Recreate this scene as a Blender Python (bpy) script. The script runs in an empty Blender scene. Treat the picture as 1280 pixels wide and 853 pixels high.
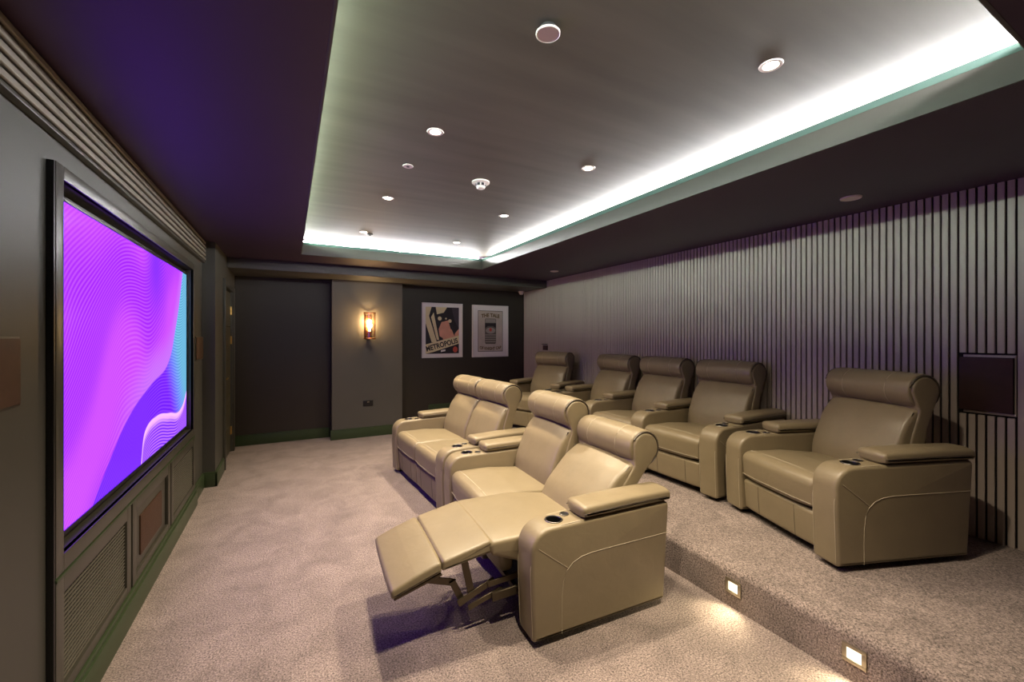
import bpy, bmesh, math, random
from mathutils import Vector, Matrix
random.seed(4)
S = bpy.context.scene
COL = S.collection
R = math.radians

# ------------------------------------------------------------------ camera
FPX = 522.0
YAW = math.atan2(640 - 362, FPX)
cam = bpy.data.cameras.new('camera')
cam.sensor_width = 36.0
cam.lens = FPX / 1280 * 36.0
cam.shift_y = -5.5 / 1280
cam.clip_start = 0.02
camo = bpy.data.objects.new('camera', cam)
camo.location = (0, 0, 1.5)
camo.rotation_euler = (R(90), 0, -YAW)
COL.objects.link(camo)
S.camera = camo

# ------------------------------------------------------------------ world, exposure
w = bpy.data.worlds.new('world')
S.world = w
w.use_nodes = True
w.node_tree.nodes['Background'].inputs[0].default_value = (0.02, 0.018, 0.02, 1)
w.node_tree.nodes['Background'].inputs[1].default_value = 0.3
vs = S.view_settings
vs.view_transform = 'Standard'
vs.look = 'None'
vs.gamma = 1
vs.use_curve_mapping = False
vs.exposure = 0.15

SPOT_W = 170.0         # each recessed downlight
COVE = 185.0           # LED cove radiance
TV = 3.0              # television brightness
SCONCE_W = 22.0
STEP_W = 6.0

# ------------------------------------------------------------------ room dimensions
XL, XR = -0.765, 3.88            # left wall plane, backing of the slat wall
YN, YB = -1.0, 6.8               # wall behind the camera, far wall
ZP = 0.22                        # raised platform
XP = 2.16                        # riser
ZS = 2.45                        # soffit underside
CX0, CX1, CY0, CY1 = 0.11, 2.40, 0.41, 5.40   # coffer opening
ZC = 2.66                        # coffer ceiling
YBK = 6.0                        # bulkhead face
ZBK = 2.33
XPIER = -0.66


# ------------------------------------------------------------------ materials
MATS = {}


def srgb(r, g, b):
    f = lambda c: (c / 255 / 12.92) if c / 255 <= 0.04045 else ((c / 255 + 0.055) / 1.055) ** 2.4
    return (f(r), f(g), f(b), 1)


def newmat(name):
    m = bpy.data.materials.new(name)
    m.use_nodes = True
    nt = m.node_tree
    nt.nodes.clear()
    out = nt.nodes.new('ShaderNodeOutputMaterial')
    MATS[name] = m
    return m, nt, out


def pmat(name, col, rough=0.5, metal=0.0, var=0.0, vscale=4.0, bump=0.0, bscale=200.0, spec=0.5, vstretch=(1, 1, 1), coat=0.0, bumpkind='noise', bdist=0.002):
    m, nt, out = newmat(name)
    N, L = nt.nodes, nt.links
    p = N.new('ShaderNodeBsdfPrincipled')
    L.new(p.outputs[0], out.inputs[0])
    p.inputs['Base Color'].default_value = (*col, 1)
    p.inputs['Roughness'].default_value = rough
    p.inputs['Metallic'].default_value = metal
    p.inputs['Specular IOR Level'].default_value = spec
    p.inputs['Coat Weight'].default_value = coat
    if var or bump:
        tc = N.new('ShaderNodeTexCoord')
        mp = N.new('ShaderNodeMapping')
        mp.inputs['Scale'].default_value = vstretch
        L.new(tc.outputs['Object'], mp.inputs[0])
    if var:
        n = N.new('ShaderNodeTexNoise')
        n.inputs['Scale'].default_value = vscale
        n.inputs['Detail'].default_value = 6
        L.new(mp.outputs[0], n.inputs['Vector'])
        r = N.new('ShaderNodeMapRange')
        r.inputs[1].default_value = 0.25
        r.inputs[2].default_value = 0.75
        r.inputs[3].default_value = 1 - var
        r.inputs[4].default_value = 1 + var
        L.new(n.outputs[0], r.inputs[0])
        mx = N.new('ShaderNodeVectorMath')
        mx.operation = 'SCALE'
        mx.inputs[0].default_value = col
        L.new(r.outputs[0], mx.inputs['Scale'])
        L.new(mx.outputs[0], p.inputs['Base Color'])
    if bump:
        if bumpkind == 'voronoi':
            b = N.new('ShaderNodeTexVoronoi')
            b.feature = 'DISTANCE_TO_EDGE'
            bo = b.outputs[0]
        else:
            b = N.new('ShaderNodeTexNoise')
            b.inputs['Detail'].default_value = 4
            bo = b.outputs[0]
        b.inputs['Scale'].default_value = bscale
        L.new(mp.outputs[0], b.inputs['Vector'])
        bp = N.new('ShaderNodeBump')
        bp.inputs['Strength'].default_value = bump
        bp.inputs['Distance'].default_value = bdist
        L.new(bo, bp.inputs['Height'])
        L.new(bp.outputs[0], p.inputs['Normal'])
    return m


def emat(name, col, strength):
    m, nt, out = newmat(name)
    e = nt.nodes.new('ShaderNodeEmission')
    e.inputs[0].default_value = (*col, 1)
    e.inputs[1].default_value = strength
    nt.links.new(e.outputs[0], out.inputs[0])
    return m


def carpet_mat():
    m, nt, out = newmat('carpet')
    N, L = nt.nodes, nt.links
    p = N.new('ShaderNodeBsdfPrincipled')
    L.new(p.outputs[0], out.inputs[0])
    p.inputs['Roughness'].default_value = 0.95
    p.inputs['Specular IOR Level'].default_value = 0.15
    p.inputs['Sheen Weight'].default_value = 0.25
    p.inputs['Sheen Roughness'].default_value = 0.4
    tc = N.new('ShaderNodeTexCoord')
    big = N.new('ShaderNodeTexNoise')      # brushed patches of the pile
    big.inputs['Scale'].default_value = 4.0
    big.inputs['Detail'].default_value = 7
    big.inputs['Roughness'].default_value = 0.65
    big.inputs['Distortion'].default_value = 0.6
    L.new(tc.outputs['Object'], big.inputs['Vector'])
    fine = N.new('ShaderNodeTexNoise')     # tufts
    fine.inputs['Scale'].default_value = 125
    fine.inputs['Detail'].default_value = 3
    fine.inputs['Roughness'].default_value = 0.7
    L.new(tc.outputs['Object'], fine.inputs['Vector'])
    r1 = N.new('ShaderNodeMapRange')
    r1.inputs[1].default_value, r1.inputs[2].default_value = 0.3, 0.7
    r1.inputs[3].default_value, r1.inputs[4].default_value = 0.72, 1.22
    L.new(big.outputs[0], r1.inputs[0])
    r2 = N.new('ShaderNodeMapRange')
    r2.inputs[1].default_value, r2.inputs[2].default_value = 0.33, 0.67
    r2.inputs[3].default_value, r2.inputs[4].default_value = 0.22, 1.85
    L.new(fine.outputs[0], r2.inputs[0])
    mu = N.new('ShaderNodeMath')
    mu.operation = 'MULTIPLY'
    L.new(r1.outputs[0], mu.inputs[0])
    L.new(r2.outputs[0], mu.inputs[1])
    sc = N.new('ShaderNodeVectorMath')
    sc.operation = 'SCALE'
    sc.inputs[0].default_value = (0.235, 0.188, 0.170)
    L.new(mu.outputs[0], sc.inputs['Scale'])
    L.new(sc.outputs[0], p.inputs['Base Color'])
    bp = N.new('ShaderNodeBump')
    bp.inputs['Strength'].default_value = 0.8
    bp.inputs['Distance'].default_value = 0.006
    L.new(fine.outputs[0], bp.inputs['Height'])
    L.new(bp.outputs[0], p.inputs['Normal'])
    return m


def screen_mat(y0, wy, z0, hz):
    """flowing violet wallpaper shown on the television (flat picture on a screen)"""
    m, nt, out = newmat('screen_picture')
    N, L = nt.nodes, nt.links

    def val(x):
        return x

    def math_(op, a, b=None, c=None):
        n = N.new('ShaderNodeMath')
        n.operation = op
        for i, x in enumerate((a, b, c)):
            if x is None:
                continue
            if isinstance(x, (int, float)):
                n.inputs[i].default_value = x
            else:
                L.new(x, n.inputs[i])
        return n.outputs[0]

    def curve(x, pts):
        n = N.new('ShaderNodeFloatCurve')
        c = n.mapping.curves[0]
        c.points[0].location = pts[0]
        c.points[1].location = pts[-1]
        for q in pts[1:-1]:
            c.points.new(*q)
        n.mapping.use_clip = False
        n.mapping.update()
        L.new(x, n.inputs['Value'])
        return n.outputs[0]

    def smooth(x, a, b, lo=0.0, hi=1.0):
        n = N.new('ShaderNodeMapRange')
        n.interpolation_type = 'SMOOTHSTEP'
        L.new(x, n.inputs[0])
        for i, v in zip((1, 2, 3, 4), (a, b, lo, hi)):
            n.inputs[i].default_value = v
        return n.outputs[0]

    def mix(f, a, b):
        n = N.new('ShaderNodeMix')
        n.data_type = 'RGBA'
        L.new(f, n.inputs[0])
        for i, x in ((6, a), (7, b)):
            if isinstance(x, tuple):
                n.inputs[i].default_value = (*x, 1)
            else:
                L.new(x, n.inputs[i])
        return n.outputs[2]

    geo = N.new('ShaderNodeTexCoord')
    sep = N.new('ShaderNodeSeparateXYZ')
    L.new(geo.outputs['Object'], sep.inputs[0])
    s = math_('DIVIDE', math_('SUBTRACT', sep.outputs[1], y0), wy)
    t = math_('DIVIDE', math_('SUBTRACT', sep.outputs[2], z0), hz)
    noi = N.new('ShaderNodeTexNoise')
    noi.inputs['Scale'].default_value = 1.6
    noi.inputs['Detail'].default_value = 0
    L.new(geo.outputs['Object'], noi.inputs['Vector'])
    nz = math_('SUBTRACT', noi.outputs[0], 0.5)
    tb = curve(s, [(0, -0.25), (0.12, -0.06), (0.234, 0.10), (0.38, 0.256), (0.559, 0.355), (0.724, 0.428), (0.835, 0.643), (0.927, 0.946), (1.0, 1.25)])
    tr = curve(s, [(0, -0.9), (0.40, -0.35), (0.465, 0.02), (0.50, 0.145), (0.611, 0.18), (0.75, 0.155), (0.895, 0.13), (1.0, 0.23)])
    da = math_('SUBTRACT', t, tb)
    dr = math_('SUBTRACT', t, tr)
    # region A : above the fold
    phase = math_('ADD', math_('MULTIPLY', da, 340), math_('ADD', math_('MULTIPLY', nz, 95), math_('MULTIPLY', s, 30)))
    linA = math_('MULTIPLY', math_('ADD', math_('SINE', phase), 1), 0.5)
    broad = math_('SINE', math_('ADD', math_('MULTIPLY', math_('ADD', da, math_('MULTIPLY', nz, 0.7)), 7), math_('MULTIPLY', s, 2.0)))
    cA = mix(smooth(broad, -0.9, 0.9), (0.115, 0.004, 0.85), (0.185, 0.018, 0.85))
    cA = mix(math_('MULTIPLY', smooth(da, 0.22, 0.02), smooth(s, 0.2, 0.6)), cA, (0.17, 0.050, 0.85))
    cA = mix(math_('MULTIPLY', linA, 0.36), cA, (0.26, 0.065, 0.85))
    cA = mix(math_('MULTIPLY', smooth(s, 0.45, 0.62), math_('MULTIPLY', smooth(s, 0.75, 0.58), smooth(t, 0.6, 0.95))), cA, (0.08, 0.01, 0.30))
    # region B : under the fold, teal at the far edge
    phB = math_('ADD', math_('MULTIPLY', dr, 360), math_('MULTIPLY', nz, 40))
    linB = math_('MULTIPLY', math_('ADD', math_('SINE', phB), 1), 0.5)
    teal = smooth(math_('ADD', s, math_('MULTIPLY', t, 0.35)), 0.82, 1.08)
    cB = mix(teal, (0.05, 0.003, 0.36), (0.035, 0.12, 0.20))
    cB = mix(math_('MULTIPLY', linB, 0.45), cB, mix(teal, (0.13, 0.03, 0.60), (0.10, 0.26, 0.34)))
    # region C : the small swirl below the ridge
    phC = math_('ADD', math_('MULTIPLY', dr, 420), math_('MULTIPLY', nz, 30))
    linC = math_('MULTIPLY', math_('ADD', math_('SINE', phC), 1), 0.5)
    cC = mix(math_('MULTIPLY', linC, 0.65), (0.05, 0.004, 0.35), (0.26, 0.09, 0.66))
    cC = mix(smooth(dr, -0.06, -0.005), cC, (0.34, 0.17, 0.60))
    col = mix(smooth(da, -0.006, 0.006), cB, cA)
    inC = math_('MULTIPLY', smooth(dr, 0.004, -0.004), smooth(da, 0.004, -0.004))
    col = mix(inC, col, cC)
    e = N.new('ShaderNodeEmission')
    L.new(col, e.inputs[0])
    e.inputs[1].default_value = TV
    g = N.new('ShaderNodeBsdfGlossy')
    g.inputs['Roughness'].default_value = 0.12
    g.inputs['Color'].default_value = (0.03, 0.03, 0.03, 1)
    a = N.new('ShaderNodeAddShader')
    L.new(e.outputs[0], a.inputs[0])
    L.new(g.outputs[0], a.inputs[1])
    L.new(a.outputs[0], out.inputs[0])
    return m


def glassy(name, col, mixf, rough=0.05):
    m, nt, out = newmat(name)
    N, L = nt.nodes, nt.links
    t = N.new('ShaderNodeBsdfTransparent')
    t.inputs[0].default_value = (*col, 1)
    g = N.new('ShaderNodeBsdfGlossy')
    g.inputs['Roughness'].default_value = rough
    x = N.new('ShaderNodeMixShader')
    x.inputs[0].default_value = mixf
    L.new(t.outputs[0], x.inputs[1])
    L.new(g.outputs[0], x.inputs[2])
    L.new(x.outputs[0], out.inputs[0])
    return m


def lip_mat():
    m, nt, out = newmat('acrylic_lip')
    N, L = nt.nodes, nt.links
    d = N.new('ShaderNodeBsdfDiffuse')
    d.inputs[0].default_value = (0.10, 0.155, 0.135, 1)
    t = N.new('ShaderNodeBsdfTranslucent')
    t.inputs[0].default_value = (0.012, 0.028, 0.023, 1)
    a = N.new('ShaderNodeAddShader')
    L.new(d.outputs[0], a.inputs[0])
    L.new(t.outputs[0], a.inputs[1])
    L.new(a.outputs[0], out.inputs[0])
    return m


pmat('leather', (0.215, 0.172, 0.104), 0.39, var=0.06, vscale=9, bump=0.10, bscale=420, spec=0.55, bumpkind='voronoi', bdist=0.001)
pmat('leather_dark', (0.055, 0.040, 0.028), 0.45)
pmat('thread', (0.42, 0.36, 0.26), 0.7)
pmat('piping', (0.07, 0.055, 0.038), 0.45)
pmat('wall_paint', (0.052, 0.050, 0.041), 0.5, var=0.04, vscale=3, bump=0.03, bscale=160)
pmat('pier_paint', (0.078, 0.073, 0.062), 0.5, var=0.04, vscale=3, bump=0.03, bscale=160)
pmat('wall_paint_dark', (0.029, 0.022, 0.015), 0.55, var=0.05, vscale=3, bump=0.03, bscale=160)
pmat('soffit_paint_tv_violet', (0.044, 0.021, 0.040), 0.55, var=0.08, vscale=2.5)  # dark paint with the television's violet glow tinted into its colour
pmat('ceiling_paint', (0.135, 0.120, 0.095), 0.6, var=0.16, vscale=2.2, vstretch=(0.5, 4, 1), bump=0.08, bscale=14)
pmat('joinery', (0.050, 0.047, 0.035), 0.36, var=0.04, vscale=5)
pmat('joinery_green', (0.033, 0.052, 0.021), 0.38, var=0.05, vscale=5)
pmat('door_paint', (0.070, 0.066, 0.040), 0.40, var=0.05, vscale=5)
pmat('louvre_metal', (0.32, 0.29, 0.24), 0.38, metal=0.3)
pmat('grille_metal', (0.11, 0.102, 0.078), 0.45)
pmat('slat', (0.48, 0.405, 0.355), 0.5, var=0.06, vscale=3, vstretch=(1, 1, 0.3), bump=0.05, bscale=60)
pmat('felt', (0.012, 0.009, 0.008), 0.95)
pmat('black', (0.008, 0.008, 0.008), 0.4)
pmat('black_matt', (0.006, 0.006, 0.006), 0.9)
pmat('copper_mesh', (0.075, 0.035, 0.018), 0.55, metal=0.35, var=0.15, vscale=30, bump=0.5, bscale=500)
pmat('maroon_mesh', (0.040, 0.010, 0.009), 0.6, var=0.15, vscale=30, bump=0.5, bscale=500)
pmat('chrome', (0.62, 0.60, 0.58), 0.2, metal=1)
pmat('dark_chrome', (0.16, 0.15, 0.14), 0.3, metal=1)
pmat('steel', (0.42, 0.38, 0.30), 0.35, metal=1)
pmat('mech_metal', (0.10, 0.078, 0.05), 0.4, metal=0.6)
pmat('brass', (0.62, 0.42, 0.14), 0.3, metal=1)
pmat('copper', (0.40, 0.17, 0.08), 0.3, metal=1)
pmat('white_plastic', (0.72, 0.62, 0.58), 0.45)
pmat('sensor_dark', (0.03, 0.03, 0.03), 0.3)
pmat('frame_white', (0.72, 0.66, 0.63), 0.45)
pmat('mat_board', (0.78, 0.72, 0.70), 0.8)
pmat('ink_cream', (0.74, 0.62, 0.36), 0.6)
pmat('ink_black', (0.015, 0.012, 0.015), 0.6)
pmat('ink_dark', (0.05, 0.035, 0.05), 0.6)
pmat('ink_pink', (0.72, 0.33, 0.22), 0.6, var=0.2, vscale=6)
pmat('ink_red', (0.55, 0.08, 0.05), 0.6)
pmat('ink_paper', (0.52, 0.44, 0.37), 0.7, var=0.1, vscale=8)
pmat('ink_grey', (0.13, 0.11, 0.09), 0.7)
pmat('ink_lightgrey', (0.34, 0.30, 0.26), 0.7)
pmat('ink_gold', (0.14, 0.09, 0.03), 0.7)


def add_wrinkles(m):
    """soft creases in the hide, on top of the fine grain"""
    nt = m.node_tree
    N, L = nt.nodes, nt.links
    p = next(n for n in N if n.type == 'BSDF_PRINCIPLED')
    grain = p.inputs['Normal'].links[0].from_node
    tc = next(n for n in N if n.type == 'TEX_COORD')
    n = N.new('ShaderNodeTexNoise')
    n.inputs['Scale'].default_value = 11
    n.inputs['Detail'].default_value = 3
    n.inputs['Distortion'].default_value = 1.2
    L.new(tc.outputs['Object'], n.inputs['Vector'])
    b = N.new('ShaderNodeBump')
    b.inputs['Strength'].default_value = 0.11
    b.inputs['Distance'].default_value = 0.012
    L.new(n.outputs[0], b.inputs['Height'])
    L.new(b.outputs[0], grain.inputs['Normal'])


add_wrinkles(MATS['leather'])
carpet_mat()
lip_mat()
glassy('clear_glass', (1.0, 0.97, 0.92), 0.10, 0.08)
emat('cove_led', (0.97, 0.97, 0.97), COVE)
emat('cove_led_soft', (0.76, 1.0, 0.80), COVE * 0.78)
emat('lamp_glow', (1.0, 0.86, 0.66), 60.0)
emat('bulb_glow', (1.0, 0.70, 0.30), 60.0)
emat('step_glow', (1.0, 0.86, 0.58), 2.6)
emat('led_dot', (0.8, 0.8, 0.9), 1.0)
SY0, SWY, SZ0, SHZ = 2.20, 2.32, 0.73, 1.305
screen_mat(SY0, SWY, SZ0, SHZ)
M = MATS


# ------------------------------------------------------------------ mesh helpers
def bm_box(bm, x0, x1, y0, y1, z0, z1, bev=0.0, mi=0):
    vs_ = [bm.verts.new(p) for p in ((x0, y0, z0), (x1, y0, z0), (x1, y1, z0), (x0, y1, z0), (x0, y0, z1), (x1, y0, z1), (x1, y1, z1), (x0, y1, z1))]
    fs = [bm.faces.new([vs_[i] for i in q]) for q in ((0, 3, 2, 1), (4, 5, 6, 7), (0, 1, 5, 4), (1, 2, 6, 5), (2, 3, 7, 6), (3, 0, 4, 7))]
    for f in fs:
        f.material_index = mi
    if bev:
        es = list({e for f in fs for e in f.edges})
        bmesh.ops.bevel(bm, geom=es, offset=bev, segments=2, affect='EDGES', profile=0.6)


def to_mesh(bm, name, mats, smooth=None):
    bmesh.ops.recalc_face_normals(bm, faces=bm.faces)
    me = bpy.data.meshes.new(name)
    bm.to_mesh(me)
    bm.free()
    for m in (mats if isinstance(mats, (list, tuple)) else [mats]):
        me.materials.append(M[m])
    if smooth is not None:
        for p in me.polygons:
            p.use_smooth = True
        me.set_sharp_from_angle(angle=R(smooth))
    return me


def box_mesh(name, x0, x1, y0, y1, z0, z1, mat, bev=0.0):
    bm = bmesh.new()
    bm_box(bm, x0, x1, y0, y1, z0, z1, bev)
    return to_mesh(bm, name, mat, 40 if bev else None)


def boxes_mesh(name, boxes, mat, bev=0.0):
    bm = bmesh.new()
    for b in boxes:
        bm_box(bm, *b[:6], bev, b[6] if len(b) > 6 else 0)
    return to_mesh(bm, name, mat, 40 if bev else None)


def obj(name, me, parent=None, loc=(0, 0, 0), rot=(0, 0, 0), label=None):
    if isinstance(me, list):
        return [obj(name, m_, parent, loc, rot, label) for m_ in me]
    o = bpy.data.objects.new(name, me)
    COL.objects.link(o)
    o.location = loc
    o.rotation_euler = rot
    if parent:
        o.parent = parent
    if label:
        o['label'] = label
    return o


def struct(name, me, label=None):
    o = obj(name, me)
    o['kind'] = 'structure'
    if label:
        o['label'] = label
    return o


def tag(o, label, cat, group=None):
    o['label'] = label
    o['category'] = cat
    if group:
        o['group'] = group
    return o


def thing(name, label, cat, loc=(0, 0, 0), rz=0.0, group=None):
    o = bpy.data.objects.new(name, None)
    COL.objects.link(o)
    o.empty_display_size = 0.1
    o.location = loc
    o.rotation_euler = (0, 0, rz)
    return tag(o, label, cat, group)


def lathe(profile, seg=32, axis='Z'):
    bm = bmesh.new()
    rings = []
    for (r, z) in profile:
        if r < 1e-6:
            rings.append([bm.verts.new((0, 0, z))])
        else:
            rings.append([bm.verts.new((r * math.cos(2 * math.pi * i / seg), r * math.sin(2 * math.pi * i / seg), z)) for i in range(seg)])
    for a, b in zip(rings, rings[1:]):
        for i in range(seg):
            j = (i + 1) % seg
            if len(a) == 1 and len(b) == 1:
                continue
            if len(a) == 1:
                bm.faces.new((a[0], b[i], b[j]))
            elif len(b) == 1:
                bm.faces.new((a[i], a[j], b[0]))
            else:
                bm.faces.new((a[i], a[j], b[j], b[i]))
    return bm


def tube(bm, pts, r, seg=6, closed=False):
    pts = [Vector(p) for p in pts]
    n = len(pts)
    rings = []
    for i, p in enumerate(pts):
        if closed:
            d = (pts[(i + 1) % n] - pts[i - 1]).normalized()
        else:
            d = (pts[min(i + 1, n - 1)] - pts[max(i - 1, 0)]).normalized()
        a = d.orthogonal().normalized() if abs(d.z) > 0.9 else d.cross(Vector((0, 0, 1))).normalized()
        b = d.cross(a)
        rings.append([bm.verts.new(p + r * (math.cos(2 * math.pi * k / seg) * a + math.sin(2 * math.pi * k / seg) * b)) for k in range(seg)])
    m = n if closed else n - 1
    for i in range(m):
        A, B = rings[i], rings[(i + 1) % n]
        for k in range(seg):
            bm.faces.new((A[k], A[(k + 1) % seg], B[(k + 1) % seg], B[k]))
    if not closed:
        bm.faces.new(rings[0])
        bm.faces.new(rings[-1][::-1])


def tube_mesh(name, lines, r, mat, seg=6):
    """one mesh per line"""
    res = []
    for l in lines:
        bm = bmesh.new()
        tube(bm, l, r, seg)
        res.append(to_mesh(bm, name, mat, 60))
    return res


def rounded(pts, seg=6):
    """pts: (x, z, r) closed polygon -> list of 2D points with rounded corners"""
    out = []
    n = len(pts)
    for i in range(n):
        p = Vector(pts[i][:2])
        r = pts[i][2]
        a = Vector(pts[i - 1][:2])
        b = Vector(pts[(i + 1) % n][:2])
        if r <= 0:
            out.append(p)
            continue
        d1 = (a - p).normalized()
        d2 = (b - p).normalized()
        ang = d1.angle(d2)
        if ang > R(178):
            out.append(p)
            continue
        t = r / math.tan(ang / 2)
        t = min(t, (a - p).length * 0.49, (b - p).length * 0.49)
        rr = t * math.tan(ang / 2)
        c = p + (d1 + d2).normalized() * (rr / math.sin(ang / 2))
        s, e = p + d1 * t, p + d2 * t
        v0, v1 = s - c, e - c
        full = v0.angle_signed(v1)
        k = max(2, int(seg * abs(full) / (math.pi / 2)) + 1)
        for j in range(k + 1):
            q = v0.copy()
            q.rotate(Matrix.Rotation(-full * j / k, 2))
            out.append(c + q)
    # drop duplicates
    res = []
    for p in out:
        if not res or (p - res[-1]).length > 1e-5:
            res.append(p)
    if (res[0] - res[-1]).length < 1e-5:
        res.pop()
    return res


def resample(poly, step):
    res = []
    n = len(poly)
    for i in range(n):
        a, b = poly[i], poly[(i + 1) % n]
        k = max(1, int((b - a).length / step))
        for j in range(k):
            res.append(a.lerp(b, j / k))
    return res


def cushion(poly, v0, v1, er, bulge=0.0, nm=6, ne=4, dome=0.0):
    """extrude a closed (x,z) profile along y with rounded ends and an optional crown"""
    n = len(poly)
    area = sum(poly[i].x * poly[(i + 1) % n].y - poly[(i + 1) % n].x * poly[i].y for i in range(n))
    if area < 0:
        poly = poly[::-1]
    nor = []
    for i in range(n):
        d = (poly[(i + 1) % n] - poly[i - 1])
        d = d.normalized() if d.length > 1e-9 else Vector((1, 0))
        nor.append(Vector((d.y, -d.x)))          # outward for CCW
    secs = []
    for k in range(ne + 1):
        th = math.pi / 2 * k / ne
        secs.append((v0 + er * (1 - math.cos(th)), -er * (1 - math.sin(th))))
    half = (v1 - v0) / 2 - er
    mid = (v0 + v1) / 2
    for k in range(1, nm):
        v = v0 + er + 2 * half * k / nm
        x = (v - mid) / half
        secs.append((v, bulge * (1 - x ** 4)))
    for k in range(ne, -1, -1):
        th = math.pi / 2 * k / ne
        secs.append((v1 - er * (1 - math.cos(th)), -er * (1 - math.sin(th))))
    bm = bmesh.new()
    rings = []
    for v, off in secs:
        rings.append([bm.verts.new((p.x + nn.x * off, v, p.y + nn.y * off)) for p, nn in zip(poly, nor)])
    for a, b in zip(rings, rings[1:]):
        for i in range(n):
            j = (i + 1) % n
            bm.faces.new((a[i], a[j], b[j], b[i]))
    bm.faces.new(rings[0][::-1])
    bm.faces.new(rings[-1])
    return bm


# ------------------------------------------------------------------ room shell
struct('floor', box_mesh('floor', XL - 0.3, XP + 0.1, YN - 0.1, YB + 0.1, -0.12, 0, 'carpet'), 'brown mottled carpet floor in front of the screen')
# raised platform with a soft rolled nosing
prof = rounded([(XP, 0.0, 0), (XP, ZP, 0.045), (XR, ZP, 0), (XR, 0.0, 0)], 8)
bm = bmesh.new()
A = [bm.verts.new((p.x, YN, p.y)) for p in prof]
B = [bm.verts.new((p.x, YB, p.y)) for p in prof]
for i in range(len(prof)):
    j = (i + 1) % len(prof)
    bm.faces.new((A[i], A[j], B[j], B[i]))
bm.faces.new(A)
bm.faces.new(B)
struct('floor_platform', to_mesh(bm, 'platform', 'carpet', 40), 'carpeted raised platform carrying the rear row of seats')

# left wall with a niche for the television
NY0, NY1, NZ0, NZ1 = 2.13, 4.56, 0.66, 2.11
struct('wall_left', boxes_mesh('wall_left', [
    (XL - 0.2, XL, YN, NY0, 0, 2.85), (XL - 0.2, XL, NY1, 5.1, 0, 2.85),
    (XL - 0.2, XL, NY0, NY1, 0, NZ0), (XL - 0.2, XL, NY0, NY1, NZ1, 2.85),
    (XL - 0.2, XL - 0.07, NY0, NY1, NZ0, NZ1)], 'wall_paint'), 'grey painted media wall on the screen side')
DY0, DY1, DZ = 5.76, 6.54, 2.08
struct('wall_left_return', boxes_mesh('wall_left_return', [
    (XL - 0.2, XPIER, 5.1, DY0, 0, 2.85), (XL - 0.2, XPIER, DY1, YB, 0, 2.85),
    (XL - 0.2, XPIER, DY0, DY1, DZ, 2.85), (XL - 0.2, XPIER - 0.09, DY0, DY1, 0, DZ)], 'wall_paint'), 'short dark wall return holding the door')
struct('wall_back', box_mesh('wall_back', XL - 0.2, XR + 0.1, YB, YB + 0.12, 0, 2.85, 'wall_paint_dark'), 'dark brown back wall behind the posters')
struct('wall_pier', box_mesh('wall_pier', 0.54, 1.55, 6.55, YB, 0, ZBK, 'pier_paint'), 'projecting grey wall pier with the sconce')
struct('wall_near', box_mesh('wall_near', XL - 0.2, XR + 0.1, YN - 0.12, YN, 0, 2.85, 'wall_paint_dark'), 'plain dark wall opposite the posters')

# ceiling: coffer panel, soffit ring, bulkhead
struct('ceiling', box_mesh('ceiling', CX0 - 0.2, CX1 + 0.2, CY0 - 0.2, CY1 + 0.2, ZC, ZC + 0.1, 'ceiling_paint'), 'brushed taupe coffer ceiling panel')
ZL = 2.56


def ring(z0, z1, g):
    return [(XL - 0.2, CX0 - g, YN - 0.12, YB, z0, z1), (CX1 + g, XR + 0.1, YN - 0.12, YB, z0, z1),
            (CX0 - g, CX1 + g, YN - 0.12, CY0 - g, z0, z1), (CX0 - g, CX1 + g, CY1 + g, YB, z0, z1)]


soffit = struct('ceiling_soffit', boxes_mesh('soffit', ring(ZS, ZL, 0.0) + ring(ZL, 2.78, 0.14), 'soffit_paint_tv_violet'), 'dark dropped ceiling border around the lit coffer')
struct('ceiling_bulkhead', box_mesh('bulkhead', XPIER - 0.01, XR, YBK, YB, ZBK, ZS, 'pier_paint', 0.004), 'grey dropped bulkhead across the back of the room')
# fascia boards and acrylic lips round the coffer
fas = []
T = 0.012
for nm, b in (('x0', (CX0, CX0 + T, CY0, CY1)), ('x1', (CX1 - T, CX1, CY0, CY1)), ('y0', (CX0 + T, CX1 - T, CY0, CY0 + T)), ('y1', (CX0 + T, CX1 - T, CY1 - T, CY1))):
    obj('fascia', box_mesh('fascia', *b, ZS - 0.002, ZL, 'pier_paint', 0.002), soffit)
    obj('cove_lip', box_mesh('cove_lip', *b, ZL, ZL + 0.034, 'acrylic_lip', 0.002), soffit)
# LED strips fixed to the back of the cove, shining inwards across the coffer
g0, tk = 0.14, 0.006
for b, mt, lab in (((CX1 + g0 - tk, CX1 + g0, CY0, CY1), 'cove_led', 'cool white LED strip in the cove on the slat wall side'),
                   ((CX0 - g0, CX0 - g0 + tk, CY0, CY1), 'cove_led_soft', 'pale green-white LED strip in the cove on the screen side'),
                   ((CX0, CX1, CY1 + g0 - tk, CY1 + g0), 'cove_led', 'cool white LED strip in the cove before the bulkhead'),
                   ((CX0, CX1, CY0 - g0, CY0 - g0 + tk), 'cove_led', 'cool white LED strip in the cove farthest from the bulkhead')):
    tag(obj('led_strip', box_mesh('led', *b, 2.612, 2.642, mt)), lab, 'LED strip', 'cove LED strips')

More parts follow.
